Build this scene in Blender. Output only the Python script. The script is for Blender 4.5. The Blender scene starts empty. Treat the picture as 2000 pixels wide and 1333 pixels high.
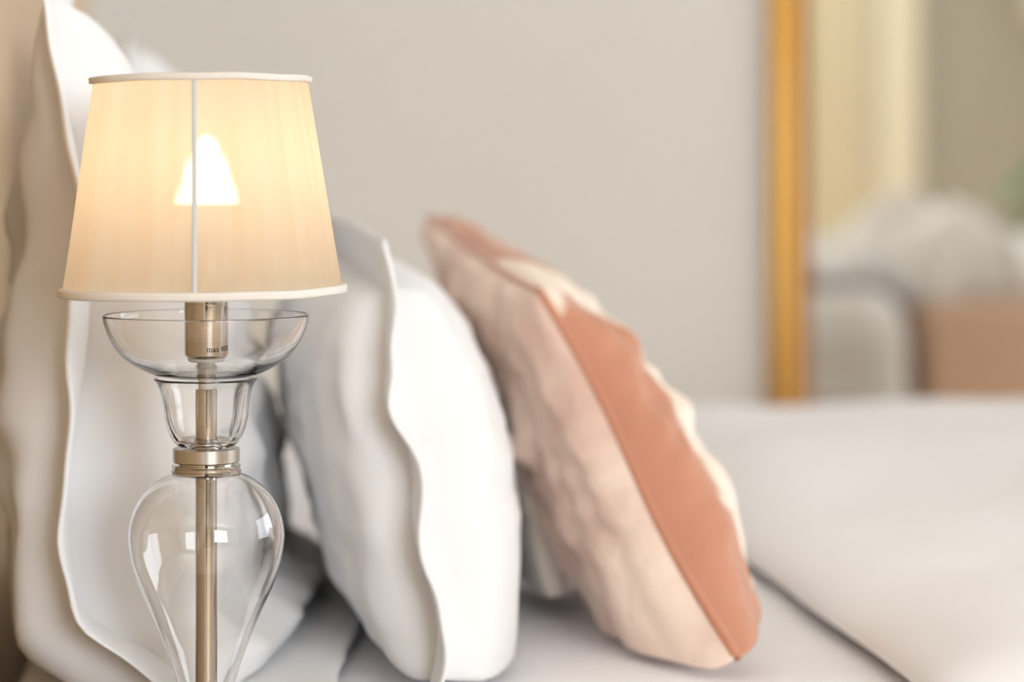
import bpy, bmesh, math, random
from mathutils import Vector, Matrix, noise
R = math.radians
S = bpy.context.scene
COL = S.collection

# ------------------------------------------------------------------ camera, light, exposure
CAMZ = 0.97
cd = bpy.data.cameras.new('camera')
cd.lens = 85; cd.sensor_width = 36; cd.shift_y = -0.161
cd.dof.use_dof = True; cd.dof.focus_distance = 1.585; cd.dof.aperture_fstop = 2.8
cd.clip_start = 0.05
cam = bpy.data.objects.new('camera', cd); COL.objects.link(cam)
cam.location = (0, 0, CAMZ); cam.rotation_euler = (R(90), 0, R(-6))
S.camera = cam

S.view_settings.view_transform = 'Standard'
S.view_settings.look = 'None'
S.view_settings.gamma = 1
S.view_settings.exposure = -0.19
S.view_settings.use_curve_mapping = False
S.cycles.max_bounces = 16
S.cycles.transmission_bounces = 14
S.cycles.transparent_max_bounces = 16
S.cycles.diffuse_bounces = 6
S.cycles.glossy_bounces = 6
S.cycles.caustics_reflective = False
S.cycles.sample_clamp_indirect = 6

world = bpy.data.worlds.new('daylight'); S.world = world
world.use_nodes = True
world.node_tree.nodes['Background'].inputs[0].default_value = (0.80, 0.90, 1.0, 1)
world.node_tree.nodes['Background'].inputs[1].default_value = 2.2

def window_light(name, loc, rot, sx, sy, power, col):
    d = bpy.data.lights.new(name, 'AREA'); d.shape = 'RECTANGLE'; d.size = sx; d.size_y = sy
    d.energy = power; d.color = col
    o = bpy.data.objects.new(name, d); COL.objects.link(o); o.location = loc; o.rotation_euler = rot
    return o
# daylight coming in through the wide side window (+x) and the window behind the camera
window_light('daylight_side', (5.32, 2.9, 1.55), (0, R(90), 0), 1.9, 3.6, 112, (0.93, 0.965, 1.0))
window_light('daylight_back', (1.8, -3.12, 1.6), (R(90), 0, 0), 2.3, 1.5, 235, (0.93, 0.965, 1.0))

# ------------------------------------------------------------------ materials
def new_mat(name):
    m = bpy.data.materials.new(name); m.use_nodes = True
    nt = m.node_tree; nt.nodes.clear()
    out = nt.nodes.new('ShaderNodeOutputMaterial')
    return m, nt, out

def principled(name, col, rough=0.6, metal=0.0, sheen=0.0, sheen_tint=None, bump=None, var=None, spec=0.5, sheen_rough=0.5, trans=0.0):
    """bump = (scale, strength, distance); var = (scale, other colour, amount)"""
    m, nt, out = new_mat(name)
    b = nt.nodes.new('ShaderNodeBsdfPrincipled')
    b.inputs['Base Color'].default_value = (*col, 1)
    b.inputs['Roughness'].default_value = rough
    b.inputs['Metallic'].default_value = metal
    b.inputs['Specular IOR Level'].default_value = spec
    if sheen:
        b.inputs['Sheen Weight'].default_value = sheen
        b.inputs['Sheen Roughness'].default_value = sheen_rough
        if sheen_tint: b.inputs['Sheen Tint'].default_value = (*sheen_tint, 1)
    tc = nt.nodes.new('ShaderNodeTexCoord')
    if var:
        n = nt.nodes.new('ShaderNodeTexNoise'); n.inputs['Scale'].default_value = var[0]; n.inputs['Detail'].default_value = 4
        nt.links.new(tc.outputs['Object'], n.inputs['Vector'])
        mr = nt.nodes.new('ShaderNodeMapRange')
        mr.inputs['From Min'].default_value = 0.35; mr.inputs['From Max'].default_value = 0.65
        mr.inputs['To Max'].default_value = var[2]
        nt.links.new(n.outputs['Fac'], mr.inputs['Value'])
        mx = nt.nodes.new('ShaderNodeMix'); mx.data_type = 'RGBA'
        mx.inputs['A'].default_value = (*col, 1); mx.inputs['B'].default_value = (*var[1], 1)
        nt.links.new(mr.outputs['Result'], mx.inputs['Factor'])
        nt.links.new(mx.outputs['Result'], b.inputs['Base Color'])
    if bump:
        n = nt.nodes.new('ShaderNodeTexNoise'); n.inputs['Scale'].default_value = bump[0]; n.inputs['Detail'].default_value = 5
        nt.links.new(tc.outputs['Object'], n.inputs['Vector'])
        bp = nt.nodes.new('ShaderNodeBump'); bp.inputs['Strength'].default_value = bump[1]; bp.inputs['Distance'].default_value = bump[2]
        nt.links.new(n.outputs['Fac'], bp.inputs['Height']); nt.links.new(bp.outputs['Normal'], b.inputs['Normal'])
    nt.links.new(b.outputs[0], out.inputs[0])
    return m

M = {}
M['wall'] = principled('warm_grey_paint', (0.71, 0.675, 0.625), 0.85, bump=(60, .05, .002), var=(1.5, (0.69, 0.655, 0.61), 1))
M['back_wall'] = principled('sage_paint', (0.46, 0.45, 0.40), 0.85, bump=(60, .05, .002))
M['ceiling'] = principled('ceiling_white', (0.85, 0.84, 0.81), 0.9)
M['cotton'] = principled('white_cotton', (0.72, 0.725, 0.74), 0.85, sheen=0.15, bump=(9, .25, .012))
M['cotton_fine'] = principled('white_cotton_flange', (0.74, 0.745, 0.76), 0.85, sheen=0.15, bump=(16, .3, .006))
M['sheet'] = principled('white_sheet', (0.84, 0.84, 0.87), 0.8, bump=(7, .25, .01))
M['duvet'] = principled('white_duvet', (0.84, 0.835, 0.86), 0.85, sheen=0.1, bump=(5, .2, .012))
M['cream'] = principled('cream_linen', (0.82, 0.76, 0.68), 0.85, bump=(12, .2, .006))
M['headboard'] = principled('tan_upholstery', (0.56, 0.40, 0.24), 0.8, sheen=0.2, bump=(180, .15, .001), var=(3, (0.50, 0.35, 0.20), 1))
M['wood'] = principled('walnut_wood', (0.10, 0.055, 0.03), 0.4, var=(14, (0.06, 0.03, 0.018), 1))
M['bench'] = principled('dusty_pink_leather', (0.82, 0.58, 0.45), 0.55, bump=(60, .1, .001))
M['nickel'] = principled('polished_nickel', (0.50, 0.47, 0.43), 0.06, metal=1)
M['nickel_brushed'] = principled('brushed_nickel', (0.52, 0.49, 0.44), 0.27, metal=1)
M['frosted'] = principled('frosted_plastic', (0.80, 0.78, 0.73), 0.4)
M['ink'] = principled('black_ink', (0.01, 0.01, 0.01), 0.5)
M['trim'] = principled('offwhite_braid', (0.70, 0.67, 0.63), 0.85, bump=(900, .6, .0008))
M['tape'] = principled('grey_white_tape', (0.50, 0.54, 0.56), 0.8)
M['bulb_body'] = principled('bulb_white_plastic', (0.85, 0.85, 0.83), 0.4)
M['wire'] = principled('white_wire', (0.7, 0.7, 0.68), 0.4)
M['mirror'] = principled('mirror_glass', (0.93, 0.905, 0.82), 0.0, metal=1)
M['gold'] = principled('antique_gold', (0.56, 0.31, 0.08), 0.36, metal=0.75, var=(6, (0.56, 0.29, 0.06), 1))
M['gold_dark'] = principled('dark_gold_bevel', (0.24, 0.09, 0.012), 0.45, metal=0.3)
M['khaki'] = principled('khaki_drape', (0.74, 0.69, 0.55), 0.85)
M['ivory'] = principled('ivory_drape', (0.90, 0.86, 0.76), 0.85)
M['white_paint'] = principled('white_gloss_paint', (0.80, 0.79, 0.76), 0.4)
M['leaf'] = principled('dark_green_leaf', (0.05, 0.14, 0.05), 0.45)
M['piping'] = principled('terracotta_piping', (.50, .20, .11), .6, sheen=.5)
M['pot'] = principled('grey_ceramic', (0.45, 0.43, 0.40), 0.5)
M['soil'] = principled('soil', (0.04, 0.025, 0.015), 0.9)
M['satin_back'] = principled('champagne_velvet', (0.64, 0.44, 0.37), 0.5, sheen=0.8, sheen_tint=(1, .88, .8), sheen_rough=.35,
                            bump=(15, .65, .014), var=(13, (0.84, 0.68, 0.58), 1))  # cream blotches put the highlights of crushed creases into the colour

m, nt, out = new_mat('oak_floor')
b = nt.nodes.new('ShaderNodeBsdfPrincipled'); b.inputs['Roughness'].default_value = .4
tc = nt.nodes.new('ShaderNodeTexCoord'); br = nt.nodes.new('ShaderNodeTexBrick')
br.inputs['Color1'].default_value = (.66, .54, .41, 1); br.inputs['Color2'].default_value = (.60, .48, .36, 1)
br.inputs['Mortar'].default_value = (.25, .17, .10, 1); br.inputs['Scale'].default_value = 1.5; br.inputs['Mortar Size'].default_value = .004
br.inputs['Brick Width'].default_value = 1.6; br.inputs['Row Height'].default_value = .2
nt.links.new(tc.outputs['Object'], br.inputs['Vector']); nt.links.new(br.outputs['Color'], b.inputs['Base Color']); nt.links.new(b.outputs[0], out.inputs[0])
M['floor'] = m

m, nt, out = new_mat('clear_glass')
g = nt.nodes.new('ShaderNodeBsdfGlass'); g.inputs['IOR'].default_value = 1.47; g.inputs['Roughness'].default_value = 0
g.inputs['Color'].default_value = (1, 1, 1, 1)
nt.links.new(g.outputs[0], out.inputs[0]); M['glass'] = m

m, nt, out = new_mat('window_pane')
t = nt.nodes.new('ShaderNodeBsdfTransparent'); gl = nt.nodes.new('ShaderNodeBsdfGlossy'); gl.inputs['Roughness'].default_value = 0
mx = nt.nodes.new('ShaderNodeMixShader'); mx.inputs[0].default_value = .05
nt.links.new(t.outputs[0], mx.inputs[1]); nt.links.new(gl.outputs[0], mx.inputs[2]); nt.links.new(mx.outputs[0], out.inputs[0])
M['pane'] = m

# pleated organza shade: lets light through, a little of the bulb shows through the weave
m, nt, out = new_mat('pleated_organza')
att = nt.nodes.new('ShaderNodeAttribute'); att.attribute_name = 'pleat'
cr = nt.nodes.new('ShaderNodeMix'); cr.data_type = 'RGBA'
cr.inputs['A'].default_value = (.96, .77, .53, 1); cr.inputs['B'].default_value = (.98, .87, .69, 1)
nt.links.new(att.outputs['Fac'], cr.inputs['Factor'])
tr = nt.nodes.new('ShaderNodeBsdfTranslucent'); di = nt.nodes.new('ShaderNodeBsdfDiffuse'); tp = nt.nodes.new('ShaderNodeBsdfRefraction'); tp.inputs['IOR'].default_value = 1.2; tp.inputs['Roughness'].default_value = .32
di.inputs['Color'].default_value = (.82, .74, .62, 1)
nt.links.new(cr.outputs['Result'], tr.inputs['Color'])
tcs = nt.nodes.new('ShaderNodeTexCoord')
wv = nt.nodes.new('ShaderNodeTexNoise'); wv.inputs['Scale'].default_value = 1
mp = nt.nodes.new('ShaderNodeMapping'); mp.inputs['Scale'].default_value = (900, 900, 2600)
nt.links.new(tcs.outputs['Object'], mp.inputs['Vector']); nt.links.new(mp.outputs[0], wv.inputs['Vector'])
bp = nt.nodes.new('ShaderNodeBump'); bp.inputs['Strength'].default_value = .25; bp.inputs['Distance'].default_value = .0004
nt.links.new(wv.outputs['Fac'], bp.inputs['Height']); nt.links.new(bp.outputs[0], di.inputs['Normal'])
a1 = nt.nodes.new('ShaderNodeMixShader'); a1.inputs[0].default_value = .74
nt.links.new(di.outputs[0], a1.inputs[1]); nt.links.new(tr.outputs[0], a1.inputs[2])
a2 = nt.nodes.new('ShaderNodeMixShader'); a2.inputs[0].default_value = .10
nt.links.new(a1.outputs[0], a2.inputs[1]); nt.links.new(tp.outputs[0], a2.inputs[2]); nt.links.new(a2.outputs[0], out.inputs[0])
M['shade'] = m

m, nt, out = new_mat('glowing_bulb')
e = nt.nodes.new('ShaderNodeEmission'); e.inputs[0].default_value = (1, .72, .52, 1); e.inputs[1].default_value = 15.5
nt.links.new(e.outputs[0], out.inputs[0]); M['bulb'] = m

# front of the velvet cushion: terracotta towards near edge and top, champagne elsewhere, noisy boundary
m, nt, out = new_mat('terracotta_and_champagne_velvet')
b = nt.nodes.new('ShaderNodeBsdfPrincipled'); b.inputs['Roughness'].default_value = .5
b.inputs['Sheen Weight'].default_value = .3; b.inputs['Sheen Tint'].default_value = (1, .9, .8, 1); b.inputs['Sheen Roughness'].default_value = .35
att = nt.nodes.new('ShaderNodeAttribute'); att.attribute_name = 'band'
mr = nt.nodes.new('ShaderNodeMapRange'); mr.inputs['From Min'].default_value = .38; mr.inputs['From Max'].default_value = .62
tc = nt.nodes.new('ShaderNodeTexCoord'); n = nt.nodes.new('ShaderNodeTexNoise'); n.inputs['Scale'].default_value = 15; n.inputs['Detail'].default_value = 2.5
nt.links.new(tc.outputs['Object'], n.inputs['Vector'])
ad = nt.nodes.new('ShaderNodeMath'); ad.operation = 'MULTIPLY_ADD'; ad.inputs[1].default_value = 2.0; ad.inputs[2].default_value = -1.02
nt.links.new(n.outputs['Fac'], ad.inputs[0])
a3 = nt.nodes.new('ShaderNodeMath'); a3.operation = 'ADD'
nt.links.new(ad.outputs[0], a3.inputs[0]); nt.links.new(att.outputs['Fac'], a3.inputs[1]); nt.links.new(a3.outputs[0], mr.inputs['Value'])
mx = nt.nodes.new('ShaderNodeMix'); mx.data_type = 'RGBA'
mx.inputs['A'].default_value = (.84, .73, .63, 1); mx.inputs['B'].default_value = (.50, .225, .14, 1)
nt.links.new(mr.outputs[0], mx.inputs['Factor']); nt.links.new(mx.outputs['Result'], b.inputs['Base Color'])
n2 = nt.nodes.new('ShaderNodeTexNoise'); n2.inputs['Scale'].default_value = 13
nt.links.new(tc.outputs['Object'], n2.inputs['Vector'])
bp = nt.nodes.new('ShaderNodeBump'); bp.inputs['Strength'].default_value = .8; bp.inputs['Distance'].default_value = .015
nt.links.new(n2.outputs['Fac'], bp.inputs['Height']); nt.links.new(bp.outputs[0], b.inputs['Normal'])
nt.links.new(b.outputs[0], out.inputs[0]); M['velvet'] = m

# ------------------------------------------------------------------ helpers
def obj(name, bm, mat, parent=None, smooth=True, loc=None):
    me = bpy.data.meshes.new(name)
    bmesh.ops.recalc_face_normals(bm, faces=bm.faces)
    bm.to_mesh(me); bm.free()
    me.materials.append(mat)
    if smooth:
        for p in me.polygons: p.use_smooth = True
    o = bpy.data.objects.new(name, me); COL.objects.link(o)
    if parent: o.parent = parent
    if loc: o.location = loc
    return o

def tag(o, label, cat, group=None):
    o['label'] = label; o['category'] = cat
    if group: o['group'] = group
    return o

def thing(name, label, cat, loc=(0, 0, 0), rotz=0, group=None):
    o = bpy.data.objects.new(name, None); o.empty_display_size = .05
    COL.objects.link(o); o.location = loc; o.rotation_euler = (0, 0, rotz)
    return tag(o, label, cat, group)

def structure(o):
    o['kind'] = 'structure'; return o

def add_box(bm, x0, x1, y0, y1, z0, z1, bev=0, seg=2):
    r = bmesh.ops.create_cube(bm, size=1)
    vs = r['verts']
    bmesh.ops.scale(bm, vec=(x1-x0, y1-y0, z1-z0), verts=vs)
    bmesh.ops.translate(bm, vec=((x0+x1)/2, (y0+y1)/2, (z0+z1)/2), verts=vs)
    if bev:
        es = list({e for v in vs for e in v.link_edges})
        bmesh.ops.bevel(bm, geom=es, offset=bev, segments=seg, profile=.5, affect='EDGES')

def box(name, mat, x0, x1, y0, y1, z0, z1, parent=None, bev=0, seg=2, smooth=False):
    bm = bmesh.new(); add_box(bm, x0, x1, y0, y1, z0, z1, bev, seg)
    o = obj(name, bm, mat, parent, smooth=smooth or bev > 0)
    if bev and not smooth:
        mod = o.modifiers.new('wn', 'WEIGHTED_NORMAL'); mod.keep_sharp = True
    return o

def add_lathe(bm, prof, seg=96, closed=False, cz=(0, 0)):
    """prof = [(r, z)...] about the z axis; closed joins the last ring to the first"""
    rings = []
    for r, z in prof:
        if r < 1e-6:
            rings.append([bm.verts.new((cz[0], cz[1], z))])
        else:
            rings.append([bm.verts.new((cz[0] + r*math.cos(2*math.pi*i/seg), cz[1] + r*math.sin(2*math.pi*i/seg), z)) for i in range(seg)])
    pairs = list(zip(rings, rings[1:]))
    if closed: pairs.append((rings[-1], rings[0]))
    for A, B in pairs:
        for i in range(seg):
            j = (i+1) % seg
            if len(A) == 1 and len(B) == 1: continue
            if len(A) == 1: bm.faces.new((A[0], B[i], B[j]))
            elif len(B) == 1: bm.faces.new((A[i], B[0], A[j]))
            else: bm.faces.new((A[i], B[i], B[j], A[j]))

def lathe(name, mat, prof, parent, seg=96, closed=False, wobble=0):
    bm = bmesh.new(); add_lathe(bm, prof, seg, closed)
    if wobble:
        for v in bm.verts:
            th = math.atan2(v.co.y, v.co.x)
            k = 1 + wobble*noise.noise(Vector((math.cos(th)*2.2, math.sin(th)*2.2, v.co.z*28)))
            v.co.x *= k; v.co.y *= k
    o = obj(name, bm, mat, parent)
    if not closed: o.data.set_sharp_from_angle(angle=R(38))
    return o

def spline(pts, n=6):
    """Catmull-Rom through 2-D points"""
    P = [pts[0]] + list(pts) + [pts[-1]]; out = []
    for i in range(1, len(P)-2):
        for k in range(n):
            t = k/n; p0, p1, p2, p3 = P[i-1], P[i], P[i+1], P[i+2]
            out.append(tuple(.5*((2*p1[c]) + (-p0[c]+p2[c])*t + (2*p0[c]-5*p1[c]+4*p2[c]-p3[c])*t*t + (-p0[c]+3*p1[c]-3*p2[c]+p3[c])*t**3) for c in range(len(p1))))
    out.append(tuple(pts[-1])); return out

def add_tube(bm, pts, r, seg=10):
    pts = [Vector(p) for p in pts]; rings = []
    for i, p in enumerate(pts):
        d = (pts[min(i+1, len(pts)-1)] - pts[max(i-1, 0)]).normalized()
        a = d.cross(Vector((0, 0, 1)) if abs(d.z) < .95 else Vector((1, 0, 0))).normalized(); c = d.cross(a)
        rings.append([bm.verts.new(p + r*(math.cos(2*math.pi*k/seg)*a + math.sin(2*math.pi*k/seg)*c)) for k in range(seg)])
    for A, B in zip(rings, rings[1:]):
        for k in range(seg): bm.faces.new((A[k], A[(k+1) % seg], B[(k+1) % seg], B[k]))
    bm.faces.new(rings[0]); bm.faces.new(rings[-1][::-1])

# ------------------------------------------------------------------ the room
XL, XR, YB, YF, ZC = -0.345, 5.2, -3.0, 5.07, 2.7
structure(box('floor', M['floor'], XL-.1, XR+.1, YB-.1, YF+.1, -.1, 0))
structure(box('ceiling', M['ceiling'], XL-.1, XR+.1, YB-.1, YF+.1, ZC, ZC+.1))
structure(box('wall_far', M['wall'], XL-.1, XR+.1, YF, YF+.1, 0, ZC))
structure(box('wall_left', M['wall'], XL-.1, XL, YB, YF, 0, ZC))
def wall_with_hole(name, mat, axis, p0, p1, a0, a1, h0, h1, z0, z1):
    bm = bmesh.new()
    def seg(u0, u1, w0, w1):
        if axis == 'y': add_box(bm, u0, u1, p0, p1, w0, w1)
        else: add_box(bm, p0, p1, u0, u1, w0, w1)
    seg(a0, h0, 0, ZC); seg(h1, a1, 0, ZC); seg(h0, h1, 0, z0); seg(h0, h1, z1, ZC)
    return structure(obj(name, bm, mat, smooth=False))
wall_with_hole('wall_back', M['back_wall'], 'y', YB-.1, YB, XL-.1, XR+.1, .65, 2.95, .85, 2.35)
wall_with_hole('wall_right', M['wall'], 'x', XR, XR+.1, YB, YF, 1.1, 4.7, .6, 2.5)
def window(name, axis, p, h0, h1, z0, z1, nm):
    bm = bmesh.new(); w = .05
    def seg(u0, u1, w0, w1):
        if axis == 'y': add_box(bm, u0, u1, p-.05, p, w0, w1)
        else: add_box(bm, p, p+.05, u0, u1, w0, w1)
    seg(h0, h0+w, z0, z1); seg(h1-w, h1, z0, z1); seg(h0+w, h1-w, z0, z0+w); seg(h0+w, h1-w, z1-w, z1)
    for k in range(1, nm):
        c = h0 + (h1-h0)*k/nm; seg(c-.025, c+.025, z0+w, z1-w)
    o = structure(obj(name, bm, M['white_paint'], smooth=False))
    bm = bmesh.new()
    if axis == 'y': add_box(bm, h0+w, h1-w, p-.032, p-.028, z0+w, z1-w)
    else: add_box(bm, p+.028, p+.032, h0+w, h1-w, z0+w, z1-w)
    obj('window_glass', bm, M['pane'], o, smooth=False)
window('window_1', 'y', YB-.02, .65, 2.95, .85, 2.35, 2)
window('window_2', 'x', XR+.02, 1.1, 4.7, .6, 2.5, 3)
d = structure(box('added_dark_door_1', M['wood'], -.33, .60, YB+.001, YB+.045, 0, 2.1, None, .004))  # unseen door, added to give the lamp metal a dark reflection
box('added_door_handle', M['nickel'], .52, .56, YB+.046, YB+.10, .98, 1.02, d, .004)
structure(box('baseboard_far', M['white_paint'], XL, XR, YF-.015, YF, 0, .12, bev=.004))
structure(box('baseboard_back', M['white_paint'], XL, XR, YB, YB+.015, 0, .12, bev=.004))

# ------------------------------------------------------------------ gilt mirror on the far wall
def mirror():
    t = thing('wall_mirror', 'tall mirror in a wide antique gold frame against the far wall', 'mirror', (0, YF, 0))
    x0, x1, z0, z1 = 1.080, 2.55, .12, 2.25
    prof = [(0, 0), (0, .018), (.006, .026), (.014, .028), (.020, .024), (.026, .030), (.038, .036), (.050, .034), (.056, .026)]
    prof2 = [(.056, .026), (.068, .020), (.078, .012), (.088, .010), (.093, .004)]
    def ring(pr):
        bm = bmesh.new(); loops = []
        for o, d in pr:
            loops.append([bm.verts.new((x, -d-.001, z)) for x, z in ((x0+o, z0+o), (x1-o, z0+o), (x1-o, z1-o), (x0+o, z1-o))])
        for A, B in zip(loops, loops[1:]):
            for i in range(4): bm.faces.new((A[i], A[(i+1) % 4], B[(i+1) % 4], B[i]))
        return bm
    o = obj('frame', ring(prof), M['gold'], t, smooth=True)
    o = obj('inner_bevel', ring(prof2), M['gold_dark'], t, smooth=True); o['label'] = 'dark bronze inner edge of the frame'
    bm = bmesh.new(); add_box(bm, x0+.088, x1-.088, -.006, -.002, z0+.088, z1-.088)
    obj('mirror_glass', bm, M['mirror'], t, smooth=False)
mirror()

# ------------------------------------------------------------------ bed
MT = .60      # top of the mattress
bed = thing('bed', 'wide bed with tall tan upholstered headboard at the left', 'bed', (-.2, 2.7, 0))
def part_box(name, mat, x0, x1, y0, y1, z0, z1, bev, seg=4):
    return box(name, mat, x0+.2, x1+.2, y0-2.7, y1-2.7, z0, z1, bed, bev, seg)
hb = part_box('headboard', M['headboard'], -.335, -.262, .30, 3.84, .12, 1.42, .02)
part_box('bed_base', M['cream'], -.19, 1.80, 1.70, 3.45, .10, .32, .015)
for x, y in ((-.15, 1.8), (1.7, 1.8), (-.15, 3.38), (1.7, 3.38)):
    part_box('leg', M['wood'], x-.03, x+.03, y-.03, y+.03, 0, .10, .003)

bm = bmesh.new()
add_box(bm, -.195, 1.79, 1.685, 3.45, .322, MT, .06, 5)
bmesh.ops.subdivide_edges(bm, edges=[e for e in bm.edges if e.calc_length() > .5], cuts=40, use_grid_fill=True)
for v in bm.verts:
    if v.co.z > MT-.01:
        v.co.z += .004*noise.noise(v.co*5) - .003
tag(obj('mattress', bm, M['sheet']), 'mattress under a white fitted sheet, below the pillows', 'mattress')

# duvet: drapes over both long sides, thick rolled fold edge towards the pillows
def duvet():
    bm = bmesh.new()
    c = .10
    path = []   # (y, z) from the near hem over the top to the far hem
    yn, yf, zt = 1.60, 3.475, MT+.008
    path.append((yn-.035, .30)); path.append((yn-.035, .40)); path.append((yn-.035, .50))
    for k in range(0, 9):
        a = math.pi - k*math.pi/2/8
        path.append((yn+.065+c*math.cos(a), zt-c+c*math.sin(a)))
    n = 60
    for k in range(1, n): path.append((yn+.065+(yf-.10-yn-.065)*k/n, zt))
    for k in range(0, 9):
        a = math.pi/2 - k*math.pi/2/8
        path.append((yf-.10+.17*math.cos(a), zt-.14+.14*math.sin(a)))
    path += [(yf+.07, .45), (yf+.075, .40), (yf+.085, .36), (yf+.09, .31)]
    N = len(path); x0, x1 = .458, 1.80
    xs = [x0 + .16*(k/16)**1.6 for k in range(17)] + [x0+.16+(x1-x0-.16)*k/40 for k in range(1, 41)]
    grid = []
    for i, (y, z) in enumerate(path):
        a = path[max(i-1, 0)]; b = path[min(i+1, N-1)]
        d = Vector((0, b[0]-a[0], b[1]-a[1])).normalized(); nrm = Vector((0, -d.z, d.y))
        row = []
        for x in xs:
            t = min((x-x0)/.16, 1); h = .036*math.sqrt(max(0, 1-(1-t)**2))
            t2 = min((x1-x)/.1, 1); h *= math.sqrt(max(0, 1-(1-t2)**2))
            w = noise.noise(Vector((x*3.0, y*3.0, z*3)))*.012 + noise.noise(Vector((x*9, y*7, z*7+4)))*.004
            xx = x + .012*noise.noise(Vector((1.3, y*3, z*2)))*(1-t) + (0 if z > .55 else .0)
            p = Vector((xx, y, z)) + nrm*(h + w*min(t, t2))
            # gentle swell towards the foot
            if z > .55: p.z += .004*math.sin(min(1, (x-x0)/.6)*math.pi/2)
            row.append(bm.verts.new(p))
        grid.append(row)
    for A, B in zip(grid, grid[1:]):
        for j in range(len(A)-1): bm.faces.new((A[j], A[j+1], B[j+1], B[j]))
    # hems turn under
    for row, dz in ((grid[0], .012), (grid[-1], .012)):
        low = [bm.verts.new(v.co + Vector((0, (.03 if row is grid[0] else -.03), 0))) for v in row]
        for j in range(len(row)-1): bm.faces.new((row[j], row[j+1], low[j+1], low[j]))
    # foot end drops over the mattress end
    return tag(obj('duvet', bm, M['duvet']), 'white duvet spread over the bed, its thick folded edge facing the pillows', 'duvet')
duvet()

# ------------------------------------------------------------------ pillows
def lerp(a, b, t): return a + (b-a)*t
def sstep(e0, e1, x):
    t = max(0, min(1, (x-e0)/(e1-e0))); return t*t*(3-2*t)

def pillow_grids(c00, c10, c11, c01, tf, tb, fl, seed, expo=.42, pull=.05, wave=.012, wrinkle=.006, bend=None, n=56, zmin=None, ear=0.0, wk=7, low=(0, 0), rnd=.03, sag=(0, 0)):
    """c00 near-bottom, c10 far-bottom, c11 far-top, c01 near-top; returns point functions for the two sides"""
    c00, c10, c11, c01 = map(Vector, (c00, c10, c11, c01))
    nrm = ((c10-c00).cross(c01-c00)).normalized()
    if nrm.x < 0: nrm = -nrm
    W = ((c10-c00).length + (c11-c01).length)/2; H = ((c01-c00).length + (c11-c10).length)/2
    fa = 2*fl/W; fb = 2*fl/H
    def base(a, b):
        # a,b in [-1,1] body; beyond is flange. edges bow inwards
        aa = max(-1, min(1, a)); bb = max(-1, min(1, b))
        cr_ = 1 - rnd*(abs(aa*bb))**7
        a2 = a*(1 - pull*(1-bb*bb))*cr_; b2 = b*(1 - pull*(1-aa*aa))*cr_
        u = (a2+1)/2; v = (b2+1)/2
        return c00*(1-u)*(1-v) + c10*u*(1-v) + c11*u*v + c01*(1-u)*v
    def pt(a, b, side):
        p = base(a, b)
        ca = max(-1, min(1, a)); cb = max(-1, min(1, b))
        f = max(0, (1-ca*ca)*(1-cb*cb))**expo
        tfw = tf*(1-low[0]*cb); tbw = tb*(1-low[1]*cb)
        ext = max((abs(a)-1)/fa if fa else 0, (abs(b)-1)/fb if fb else 0, 0)
        q = Vector((a*2.1+seed, b*2.1-seed, 0))
        wv = noise.noise(Vector((a*2.2, b*2.2, seed*3.1)))*.6 + .5*noise.noise(Vector((a*5.5, b*5.5, seed*1.7+5)))
        off = wave*wv*2*ext
        if side > 0:
            th = tfw*f + .0025
            th += f*wrinkle*noise.noise(Vector((a*wk, b*2.2, seed)))*1.6 + f*wrinkle*noise.noise(Vector((a*3, b*wk, seed+9)))
        else:
            th = tbw*f + .0025
            th += f*wrinkle*noise.noise(Vector((a*wk, b*2.2, seed+20)))*1.6 + f*wrinkle*noise.noise(Vector((a*3, b*wk, seed+29)))
        p = p + nrm*(side*th + off)
        if bend: p = p + bend(a, b, side)
        g = max(0, 1-ca*ca)**.35*(1 if abs(b) < 1 else 0)
        sg = sag[0] if side > 0 else sag[1]
        if sg: p.z -= sg*g*math.exp(-((cb+.84)/.2)**2)*(1-cb*cb)**.25
        if ear:
            k = (abs(ca)*abs(cb))**6; p = p + (base(a, b) - base(0, 0)).normalized()*ear*k
        if zmin is not None and p.z < zmin + (.0025 if side > 0 else 0): p.z = zmin + (.004 if side > 0 else 0)
        return p
    return pt, fa, fb

def smooth_coords(n):
    # denser near the edges
    return [math.sin((2*i/n-1)*math.pi/2) for i in range(n+1)]

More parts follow.
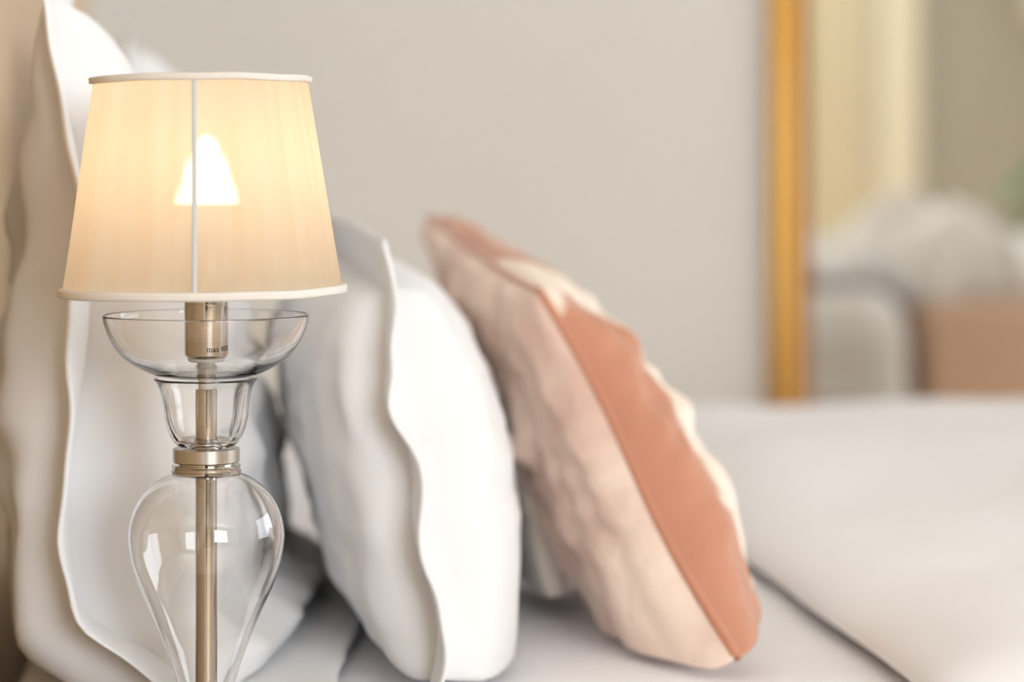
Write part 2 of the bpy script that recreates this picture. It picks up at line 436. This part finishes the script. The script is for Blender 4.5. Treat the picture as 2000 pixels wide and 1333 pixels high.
def build_pillow(name, mat, mat_fl, label, cat, args, group=None, seed=1, n=56, attr=None, split_faces=False, names=('back_panel', 'front_panel'), mats=None, subdiv=True, **kw):
    pt, fa, fb = pillow_grids(*args, seed=seed, **kw)
    cs = smooth_coords(n)
    fl = args[6]
    def surf(side, bm, border=None):
        g = [[None]*(n+1) for _ in range(n+1)]
        for i, a in enumerate(cs):
            for j, b in enumerate(cs):
                g[i][j] = border[(i, j)] if border and (i, j) in border else bm.verts.new(pt(a, b, side))
        for i in range(n):
            for j in range(n):
                bm.faces.new((g[i][j], g[i+1][j], g[i+1][j+1], g[i][j+1]))
        return g
    origin = sum((Vector(c) for c in args[:4]), Vector())/4
    origin.z = min(c[2] for c in args[:4])
    if not split_faces:
        bm = bmesh.new()
        g = surf(1, bm)
        border = {}
        for i in range(n+1):
            for j in range(n+1):
                if i in (0, n) or j in (0, n): border[(i, j)] = g[i][j]
        surf(-1, bm, border)
        for v in bm.verts: v.co -= origin
        o = obj(name, bm, mat); o.location = origin
        root = o; tag(root, label, cat, group)
    else:
        root = thing(name, label, cat, origin, 0, group)
        for side, nm, mt in ((-1, names[0], mats[0]), (1, names[1], mats[1])):
            bm = bmesh.new(); g = surf(side, bm)
            band = [attr(a, b) for a in cs for b in cs] if attr and side > 0 else None
            for v in bm.verts: v.co -= origin
            o = obj(nm, bm, mt, root)
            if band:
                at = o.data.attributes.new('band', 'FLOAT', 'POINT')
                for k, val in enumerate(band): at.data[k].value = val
    if fl > 0:
        bm = bmesh.new(); m_ = 5
        # ring of flange strips around the body
        per = []
        K = 40
        side_cs = [ -1+2*k/K for k in range(K) ]
        per += [(-1, -b) for b in side_cs]            # near edge, top to bottom
        per += [(a, -1) for a in side_cs]
        per += [(1, b) for b in side_cs]
        per += [(-a, 1) for a in side_cs]
        def outp(a, b, t):
            ea = math.copysign(1, a) if abs(a) == 1 else a; eb = b
            oa = a + (math.copysign(fa, a)*t if abs(a) >= 1-1e-9 else a*fa*t)
            ob = b + (math.copysign(fb, b)*t if abs(b) >= 1-1e-9 else b*fb*t)
            return oa, ob
        rings = []
        for side in (1, -1):
            rs = []
            seq = [0, .25, .5, .75, 1.0]
            for t in seq:
                rs.append([bm.verts.new(pt(*outp(a, b, t), side)) for a, b in per])
            rings.append(rs)
        L = len(per)
        for rs in rings:
            for A, B in zip(rs, rs[1:]):
                for k in range(L): bm.faces.new((A[k], A[(k+1) % L], B[(k+1) % L], B[k]))
        A, B = rings[0][-1], rings[1][-1]
        for k in range(L): bm.faces.new((A[k], A[(k+1) % L], B[(k+1) % L], B[k]))
        for v in bm.verts: v.co -= origin
        o = obj('flange', bm, mat_fl, root)
        if subdiv:
            md = o.modifiers.new('sub', 'SUBSURF'); md.levels = 1; md.render_levels = 1
    return root

# big square pillow nearest the lamp, upright against the headboard
def bend_euro(a, b, side):
    ext = max(0, min(1, (-b-1)/.2))
    inside = (max(0, 1-a*a)*max(0, 1-b*b))**.15
    k = .052*sstep(-.76, -.90, b) + .035*sstep(-.90, -1.06, b)
    v = Vector((k*(1-inside) if side < 0 else k, 0, 0))
    v += Vector(((.085 + .05*sstep(.2, .9, a)*sstep(1.15, .95, a))*ext, 0, .012*ext))
    v.x += .010*math.sin(b*4.2+.6)*sstep(-.85, -1.0, a)
    return v
build_pillow('oxford_pillow', M['cotton'], M['cotton_fine'],
    'large white pillow with wavy flange standing directly behind the lamp', 'pillow',
    ((-.120, 1.705, .608), (-.060, 2.33, .622), (-.160, 2.36, 1.01), (-.140, 1.80, 1.095), .110, .074, .05),
    seed=3.3, rnd=.012, expo=.30, pull=.03, wave=.008, wrinkle=.014, bend=bend_euro, zmin=MT+.004, ear=.01, low=(.36, .5), sag=(.03, .06))
# its twin at the far half of the bed
build_pillow('oxford_pillow', M['cotton'], M['cotton_fine'],
    'out of focus white pillow farthest back, showing above the left of the lampshade', 'pillow',
    ((-.085, 2.62, .665), (-.085, 3.22, .655), (-.150, 3.24, 1.09), (-.140, 2.62, 1.12), .085, .055, .02),
    seed=7.3, rnd=.10, expo=.40, wave=.008, wrinkle=.008, zmin=MT+.004)
# middle pillow
def bend_mid(a, b, side):
    k = sstep(-.9, -1.0, a)
    return Vector((.004*(1-b*b) + k*(-.016*math.exp(-((b-.35)/.2)**2) + .005*math.sin(b*7)), 0, 0))
build_pillow('oxford_pillow', M['cotton'], M['cotton_fine'],
    'white pillow with scalloped flange standing between lamp and pink cushion', 'pillow',
    ((.128, 1.700, .606), (.125, 2.34, .630), (.070, 2.36, .905), (.098, 1.85, .888), .090, .078, .045),
    seed=12.1, expo=.28, pull=.03, wave=.005, wrinkle=.005, bend=bend_mid, zmin=MT+.004, rnd=.04, low=(.12, -.12), sag=(.07, 0))
# cream pillow glimpsed in the gap
build_pillow('cream_cushion', M['cream'], M['cream'],
    'cream cushion glimpsed in the gap behind the pink velvet cushion', 'cushion',
    ((.250, 2.00, .616), (.245, 2.44, .620), (.215, 2.44, .78), (.222, 2.04, .78), .024, .022, 0),
    seed=15.1, expo=.28, pull=.02, wrinkle=.003, sag=(.02, .02), zmin=MT+.004)
# velvet cushion
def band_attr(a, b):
    near = sstep(.28, .08, (a+1)*.5)*sstep(1.05, .75, b)          # terracotta along the near edge
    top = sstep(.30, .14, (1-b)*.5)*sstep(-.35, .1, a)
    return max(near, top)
def bend_velvet(a, b, side):
    return Vector((.012*math.sin(b*3.1)*.4, 0, 0))
VC = ((.352, 1.738, .613), (.345, 2.20, .625), (.165, 2.40, .935), (.233, 1.985, .872))
vk = dict(seed=21.7, expo=.34, pull=.05, wrinkle=.010, zmin=MT+.006, ear=.012, wk=7, bend=bend_velvet, low=(.32, .22), sag=(.03, .05), rnd=.06)
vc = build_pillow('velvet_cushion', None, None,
    'crumpled pink velvet cushion with terracotta edges leaning on the white pillows', 'cushion',
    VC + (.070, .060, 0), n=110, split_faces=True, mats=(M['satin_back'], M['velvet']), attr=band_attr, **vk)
vp, _, _ = pillow_grids(*VC, .070, .060, 0, **vk)
K = 60; e = [-1+2*k/K for k in range(K)]
loop = [vp(-1, -b, 0) for b in e] + [vp(a, -1, 0) for a in e] + [vp(1, b, 0) for b in e] + [vp(-a, 1, 0) for a in e]
bm = bmesh.new(); add_tube(bm, [p - vc.location for p in loop + loop[:1]], .0036, 8)
obj('piping', bm, M['piping'], vc)

# ------------------------------------------------------------------ bedside table
t = thing('bedside_table', 'dark wooden bedside table under the glass lamp', 'table', (-.02, 1.47, 0))
box('table_top', M['wood'], -.23, .23, -.20, .20, .475, .50, t, .004)
box('cabinet_body', M['wood'], -.215, .215, -.185, .185, .20, .475, t, .003)
d = box('drawer', M['wood'], .2151, .232, -.17, .17, .25, .455, t, .003)
box('drawer_knob', M['nickel'], .232, .25, -.01, .01, .345, .365, d, .006, 3)
for sx in (-1, 1):
    for sy in (-1, 1): box('leg', M['wood'], sx*.19-.015, sx*.19+.015, sy*.16-.015, sy*.16+.015, 0, .20, t, .003)

# ------------------------------------------------------------------ the lamp
PX = 1/2951.0
LX, LY, LZ = -.034, 1.612, .50
lamp = thing('table_lamp', 'lit glass table lamp with cream pleated shade, in sharp focus', 'lamp', (LX, LY, LZ), R(1.2))
def Z(py): return CAMZ - (py-345)*PX*1.0 - LZ
def rz(r, py): return (r*PX, Z(py))
def glass(name, outer, th, n=5, wob=.012):
    """closed lathe shell: outer profile top to bottom, th = wall thickness in px at each point"""
    o = spline([(r, y) for r, y in outer], n)
    tt = [th[0] + (th[1]-th[0])*i/(len(o)-1) for i in range(len(o))]
    inner = []
    for i, (r, y) in enumerate(o):
        a = o[max(i-1, 0)]; b = o[min(i+1, len(o)-1)]
        dx, dy = b[0]-a[0], b[1]-a[1]; L = math.hypot(dx, dy) or 1
        nx, ny = -dy/L, dx/L           # pointing to the axis side
        inner.append((max(r + nx*tt[i], .5), y + ny*tt[i]))
    rim = [((o[0][0]+inner[0][0])/2, o[0][1]-tt[0]*.35)]
    prof = o[::1] + inner[::-1] + rim
    return lathe(name, M['glass'], [rz(r, y) for r, y in prof], lamp, 160, closed=True, wobble=wob)
# bowl
glass('glass_bowl', [(201, 616), (199, 632), (191, 655), (177, 680), (156, 702), (129, 719), (100, 732), (72, 738), (44, 741), (19, 742)], (4, 12), wob=.008)
# bell cup under it
glass('glass_cup', [(101, 741), (93, 752), (87, 772), (83, 795), (80, 818), (74, 840), (66, 858), (56, 870), (40, 876), (22, 876)], (4, 15), wob=.03)
# teardrop body
glass('glass_body', [(46, 922), (70, 927), (98, 942), (124, 966), (142, 998), (151, 1035), (151, 1065), (144, 1105), (128, 1150), (108, 1195), (90, 1238), (73, 1282), (58, 1330), (44, 1385), (33, 1440), (29, 1490), (36, 1540), (60, 1590)], (5, 6.5))
# foot
lathe('base', M['nickel'], [rz(r, y) for r, y in [(0, 1590), (120, 1592), (150, 1600), (200, 1622), (207, 1630), (207, 345+.47*2951-.5), (0, 345+.47*2951-.5)]], lamp)
lathe('rod', M['nickel'], [rz(r, y) for r, y in [(0, 915), (21, 915), (21, 1592), (0, 1592)]], lamp, 64)
lathe('collar', M['nickel_brushed'], [rz(r, y) for r, y in [(0, 878), (50, 878), (61, 875), (65, 876.5), (65, 901), (63, 903), (0, 903)]], lamp, 96)
lathe('ring', M['nickel'], [rz(r, y) for r, y in [(0, 903), (54, 903), (54, 908), (66, 908), (67.5, 909.5), (66, 911.5), (66, 918), (68.5, 919.5), (68.5, 923), (66, 924.5), (44, 924.5), (0, 924.5)]], lamp, 96)
lathe('inner_sleeve', M['nickel'], [rz(r, y) for r, y in [(0, 761), (19.5, 761), (21, 762), (21, 875.5), (0, 875.5)]], lamp, 64)
o = lathe('spacer', M['frosted'], [rz(r, y) for r, y in [(0, 742.5), (15, 742.5), (15, 761), (0, 761)]], lamp, 48)
o = lathe('socket_insulator', M['frosted'], [rz(r, y) for r, y in [(0, 706), (36, 706), (36, 712), (33, 716), (18, 717), (17, 733), (0, 733)]], lamp, 64)
sock = lathe('socket_sleeve', M['nickel'], [rz(r, y) for r, y in [(30, 470), (41.5, 470), (42.5, 472), (42.5, 560), (42.5, 698), (41, 702), (38, 705), (0, 706)]], lamp, 96)
# writing on the socket sleeve: max 40W
def lettering():
    bm = bmesh.new(); r = 42.8*PX
    g = []   # polygons in px units: (x along the arc, y up)
    def bar(x0, y0, x1, y1, w):
        dx, dy = x1-x0, y1-y0; L = math.hypot(dx, dy); nx, ny = -dy/L*w/2, dx/L*w/2
        k = 3
        for i in range(k):
            a, c = i/k, (i+1)/k
            g.append([(x0+dx*a+nx, y0+dy*a+ny), (x0+dx*a-nx, y0+dy*a-ny), (x0+dx*c-nx, y0+dy*c-ny), (x0+dx*c+nx, y0+dy*c+ny)])
    def arc(cx, cy, rx, ry, a0, a1, w0, w1, k=14):
        for i in range(k):
            A = R(a0+(a1-a0)*i/k); B = R(a0+(a1-a0)*(i+1)/k)
            def p(t, s):
                w = w0 + (w1-w0)*abs(math.cos(t)); return (cx+(rx+s*w/2)*math.cos(t), cy+(ry+s*w/2)*math.sin(t))
            g.append([p(A, 1), p(A, -1), p(B, -1), p(B, 1)])
    th, tn = 1.7, .8
    # m
    for x in (1.5, 5.8, 10.1): bar(x, 0, x, 7.6, th)
    for x in (1.5, 5.8, 10.1): bar(x-1.5, .3, x+1.5, .3, .6)
    bar(0, 8.3, 2, 8.3, .7)
    arc(3.8, 7.0, 1.9, 1.6, 0, 170, tn, th); arc(8.1, 7.0, 1.9, 1.6, 0, 170, tn, th)
    # a
    x = 13.2
    bar(x+4.2, 1.0, x+4.2, 6.4, th); arc(x+2.3, 6.2, 1.9, 2.0, 0, 165, tn, th); arc(x+2.0, 2.3, 1.7, 2.0, 30, 330, tn, th)
    bar(x+2.2, 4.5, x+4.2, 5.1, tn); bar(x+4.2, .6, x+5.6, .6, .8)
    # x
    x = 19.8
    bar(x+.8, 8.2, x+5.0, .3, th); bar(x+5.0, 8.2, x+.8, .3, tn)
    for yy in (.3, 8.3):
        bar(x-.3, yy, x+2.0, yy, .6); bar(x+3.8, yy, x+6.1, yy, .6)
    # 4
    x = 30.0
    bar(x+5, 0, x+5, 13, th); bar(x+.2, 4.2, x+7.2, 4.2, tn); bar(x+.4, 4.2, x+4.8, 12.8, tn); bar(x+3.2, .3, x+6.8, .3, .6)
    # 0
    arc(x+11.8, 6.6, 2.9, 6.0, 0, 360, tn, th, 24)
    # W
    x = 46.5
    bar(x+1, 12.8, x+4, .2, th); bar(x+4, .2, x+7, 12.5, tn); bar(x+7, 12.5, x+9.6, .2, th); bar(x+9.6, .2, x+12.6, 12.8, tn)
    for q in (x+1, x+7, x+12.6): bar(q-1.5, 12.9, q+1.5, 12.9, .6)
    for poly in g:
        vs = []
        for X_, Y_ in poly:
            an = -math.pi/2 + (X_*PX*.98 + .0003)/r
            vs.append(bm.verts.new((r*math.cos(an), r*math.sin(an), Z(691)+Y_*PX)))
        bm.faces.new(vs)
    o = obj('lettering', bm, M['ink'], sock, smooth=False); o['label'] = 'small black max 40W print'
lettering()
# bulb: white plastic body under a glowing dome
bulb = lathe('bulb', M['bulb'], [rz(r, y) for r, y in spline([(0, 270), (10, 276), (20, 294), (29, 320), (38, 350), (46, 380), (50, 404)], 5)], lamp, 64)
bulb['label'] = 'glowing warm dome'
lathe('bulb_body', M['bulb_body'], [rz(r, y) for r, y in [(50, 404), (52, 405), (52, 409), (48, 425), (40, 450), (30, 470), (28, 500), (0, 500)]], bulb, 64)

# shade
shade = bpy.data.objects.new('lamp_shade', None); COL.objects.link(shade); shade.parent = lamp
CX, CZ_ = -8*PX, Z(361)
shade.location = (CX, 0, CZ_); shade.rotation_euler = (0, R(-.6), 0)
HT, HB = 203*PX, -207*PX; RT, RB = 207*PX, 271*PX
random.seed(5)
def shade_mesh():
    bm = bmesh.new(); seg = 1008; rows = 14; vals = []
    NP = 84
    pr = [random.uniform(.6, 1.4) for _ in range(NP)]; pc = [random.random() for _ in range(NP)]
    grid = []
    for j in range(rows+1):
        t = j/rows; row = []
        for i in range(seg):
            u = i/seg*NP; k = int(u) % NP; f = u-int(u)
            th = 2*math.pi*i/seg
            rr = lerp(RT, RB, t) + .00010*pr[k]*math.sin(f*math.pi) + .0006*noise.noise(Vector((math.cos(th)*3, math.sin(th)*3, t*2)))
            row.append(bm.verts.new((rr*math.cos(th), rr*math.sin(th), lerp(HT, HB, t))))
            edge = abs(f-.5)*2
            nz = noise.noise(Vector((math.cos(th)*9, math.sin(th)*9, t*1.2)))
            vals.append(max(0, min(1, .60 + .55*(pc[k]-.5) + .55*nz - .12*edge**4)))
        grid.append(row)
    for A, B in zip(grid, grid[1:]):
        for i in range(seg): bm.faces.new((A[i], A[(i+1) % seg], B[(i+1) % seg], B[i]))
    o = obj('fabric', bm, M['shade'], shade)
    at = o.data.attributes.new('pleat', 'FLOAT', 'POINT')
    for k, v in enumerate(vals): at.data[k].value = v
    return o
shade_mesh()
def trim_ring(name, r0, z, hh):
    bm = bmesh.new(); seg = 240; loops = []
    # two-ridge braid, folded over the wire
    pr = [(-.0014, -hh), (.0016, -hh*.95), (.0030, -hh*.6), (.0024, -hh*.12), (.0030, hh*.4), (.0020, hh*.9), (-.0004, hh*1.05), (-.0022, hh*.6), (-.0024, -hh*.5)]
    for i in range(seg):
        th = 2*math.pi*i/seg
        w = .0004*noise.noise(Vector((math.cos(th)*6, math.sin(th)*6, z*50)))
        w2 = .0008*noise.noise(Vector((math.cos(th)*2, math.sin(th)*2, z*90)))
        loops.append([bm.verts.new(((r0+a+w)*math.cos(th), (r0+a+w)*math.sin(th), z+c+w2)) for a, c in pr])
    for i in range(seg):
        A, B = loops[i], loops[(i+1) % seg]
        for k in range(len(pr)): bm.faces.new((A[k], A[(k+1) % len(pr)], B[(k+1) % len(pr)], B[k]))
    return obj(name, bm, M['trim'], shade)
trim_ring('top_trim', RT+.0004, HT, .0024); trim_ring('bottom_trim', RB+.0004, HB, .0030)
def seam():
    bm = bmesh.new(); rows = 24; vv = []
    for j in range(rows+1):
        t = j/rows; r_ = lerp(RT, RB, t)+.0013; th0 = R(-90-3.2) ; z = lerp(HT, HB, t)
        c = r_*math.cos(th0) - .0002*math.sin(j); vv.append([])
        for k in (-1, -.5, .5, 1):
            a = th0 + k*.0015/r_
            q = r_ + (0 if abs(k) == 1 else .0005)
            vv[-1].append(bm.verts.new((q*math.cos(a), q*math.sin(a), z)))
    for A, B in zip(vv, vv[1:]):
        for k in range(3): bm.faces.new((A[k], A[k+1], B[k+1], B[k]))
    return obj('seam_tape', bm, M['tape'], shade)
seam()
bm = bmesh.new()
for k in range(3):
    a = R(30+120*k)
    add_tube(bm, [(-CX+.0145*math.cos(a), .0145*math.sin(a), -.064), (RB*.6*math.cos(a), RB*.6*math.sin(a), -.066), (RB*.985*math.cos(a), RB*.985*math.sin(a), HB+.001)], .001, 8)
obj('shade_carrier', bm, M['wire'], shade)

# ------------------------------------------------------------------ what the mirror shows: foot of the bed and the room behind the camera
t = thing('bench', 'dusty pink bench at the foot of the bed, reflected in the mirror', 'bench', (2.12, 2.75, 0))
box('seat', M['bench'], -.26, .26, -.80, .80, .12, .61, t, .02, 4)
for sx in (-1, 1):
    for sy in (-1, 1): box('leg', M['wood'], sx*.2-.02, sx*.2+.02, sy*.7-.02, sy*.7+.02, 0, .12, t, .003)

def heap(name, cx, cy, z0, sx, sy, h, seed, label, cat, mat):
    bm = bmesh.new(); n = 44; g = []
    for i in range(n+1):
        row = []
        for j in range(n+1):
            a, b = 2*i/n-1, 2*j/n-1
            k = (max(0, 1-abs(a)**4)*max(0, 1-abs(b)**4))**.5
            z = h*k*(.82+.5*noise.noise(Vector((a*1.6, b*1.6, seed)))+.16*noise.noise(Vector((a*6, b*4, seed))))
            row.append(bm.verts.new((a*sx*(1+.06*noise.noise(Vector((b*3, seed, 0)))), b*sy*(1+.06*noise.noise(Vector((a*3, seed, 5)))), max(z, 0))))
        g.append(row)
    for A, B in zip(g, g[1:]):
        for j in range(n): bm.faces.new((A[j], A[j+1], B[j+1], B[j]))
    low = bm.faces.new([g[i][0] for i in range(n+1)] + [g[n][j] for j in range(1, n+1)] + [g[i][n] for i in range(n-1, -1, -1)] + [g[0][j] for j in range(n-1, 0, -1)])
    o = obj(name, bm, mat, loc=(cx, cy, z0)); return tag(o, label, cat)
heap('folded_blanket', 1.56, 2.75, .668, .20, .60, .15, 2.2, 'rumpled white blanket across the bed foot, reflected in the mirror', 'blanket', M['sheet'])
heap('robe', 2.12, 2.75, .611, .27, .70, .27, 6.1, 'pale heaped robe on the pink bench, reflected in the mirror', 'robe', M['sheet'])

def curtain(name, mat, x0, x1, label, seed):
    bm = bmesh.new(); n = 80; rows = 12; g = []
    for j in range(rows+1):
        z = .02 + 2.56*j/rows; row = []
        for i in range(n+1):
            u = i/n
            row.append((lerp(x0, x1, u), YB+.09+.03*math.sin(u*(x1-x0)*2*math.pi/.09+seed)*(1-.2*j/rows), z))
        g.append(row)
    F = [[bm.verts.new(p) for p in r] for r in g]; B = [[bm.verts.new((p[0], p[1]-.004, p[2])) for p in r] for r in g]
    for G in (F, B):
        for A, C in zip(G, G[1:]):
            for i in range(n): bm.faces.new((A[i], A[i+1], C[i+1], C[i]))
    for i in range(n):
        bm.faces.new((F[0][i], F[0][i+1], B[0][i+1], B[0][i])); bm.faces.new((F[-1][i], F[-1][i+1], B[-1][i+1], B[-1][i]))
    for i in (0, n):
        for j in range(rows): bm.faces.new((F[j][i], F[j+1][i], B[j+1][i], B[j][i]))
    return tag(obj(name, bm, mat), label, 'curtain')
curtain('curtain', M['khaki'], 2.97, 3.37, 'khaki curtain reflected in the mirror beside its gold frame', 0)
curtain('curtain', M['ivory'], 3.385, 3.64, 'bright ivory curtain panel reflected in the mirror, before the sage wall', 1)
bm = bmesh.new(); add_tube(bm, [(.5, YB+.09, 2.62), (3.8, YB+.09, 2.62)], .014, 12)
tag(obj('curtain_rod', bm, M['wood']), 'dark curtain rod above the window behind the camera', 'curtain rod')

# potted plant, a leaf of it shows at the right edge of the mirror
t = thing('potted_plant', 'leafy green plant reflected at the right edge of the mirror', 'plant', (3.86, -1.0, 0))
lathe('pot', M['pot'], [(0, 0), (.13, 0), (.15, .03), (.18, .34), (.175, .35), (.165, .34), (.15, .30), (0, .30)], t, 48)
lathe('soil', M['soil'], [(0, .305), (.15, .302), (0, .3015)], t, 48)
random.seed(11)
for k in range(16):
    a = random.uniform(0, 2*math.pi); h = random.uniform(.75, 1.12); rad = random.uniform(.08, .24)
    tip = Vector((rad*math.cos(a), rad*math.sin(a), h))
    bm = bmesh.new(); add_tube(bm, [(0.03*math.cos(a), .03*math.sin(a), .3), tip*.5+Vector((0, 0, .2)), tip], .005, 6)
    st = obj('stem', bm, M['leaf'], t)
    bm = bmesh.new(); d = Vector((math.cos(a), math.sin(a), -.25)); s = Vector((-math.sin(a), math.cos(a), 0)); up = d.cross(s)
    L, Wd = random.uniform(.16, .24), random.uniform(.05, .08); rows = []
    for i in range(9):
        u = i/8; w = Wd*math.sin(math.pi*min(1, u*.95+.03))**.8
        c = tip + d*L*u + Vector((0, 0, -.06*u*u))
        rows.append([bm.verts.new(c + s*w*q + Vector((0, 0, .25*abs(q)*w))) for q in (-1, -.5, 0, .5, 1)])
    for A, B in zip(rows, rows[1:]):
        for q in range(4): bm.faces.new((A[q], A[q+1], B[q+1], B[q]))
    lf = obj('leaf', bm, M['leaf'], t)
    md = lf.modifiers.new('s', 'SOLIDIFY'); md.thickness = .0015

t = thing('wall_sconce', 'pale wall lamp shade reflected in the top right of the mirror', 'lamp', (4.36, YB, 1.95))
bm = bmesh.new(); add_lathe(bm, [(.10, .14), (.17, -.12), (.167, -.12), (.097, .14)], 48, True, (0, .19)); obj('lamp_shade', bm, M['ivory'], t)
bm = bmesh.new(); add_tube(bm, [(0, 0.005, 0), (0, .19, 0), (0, .19, .1)], .008, 8); obj('arm', bm, M['gold'], t)
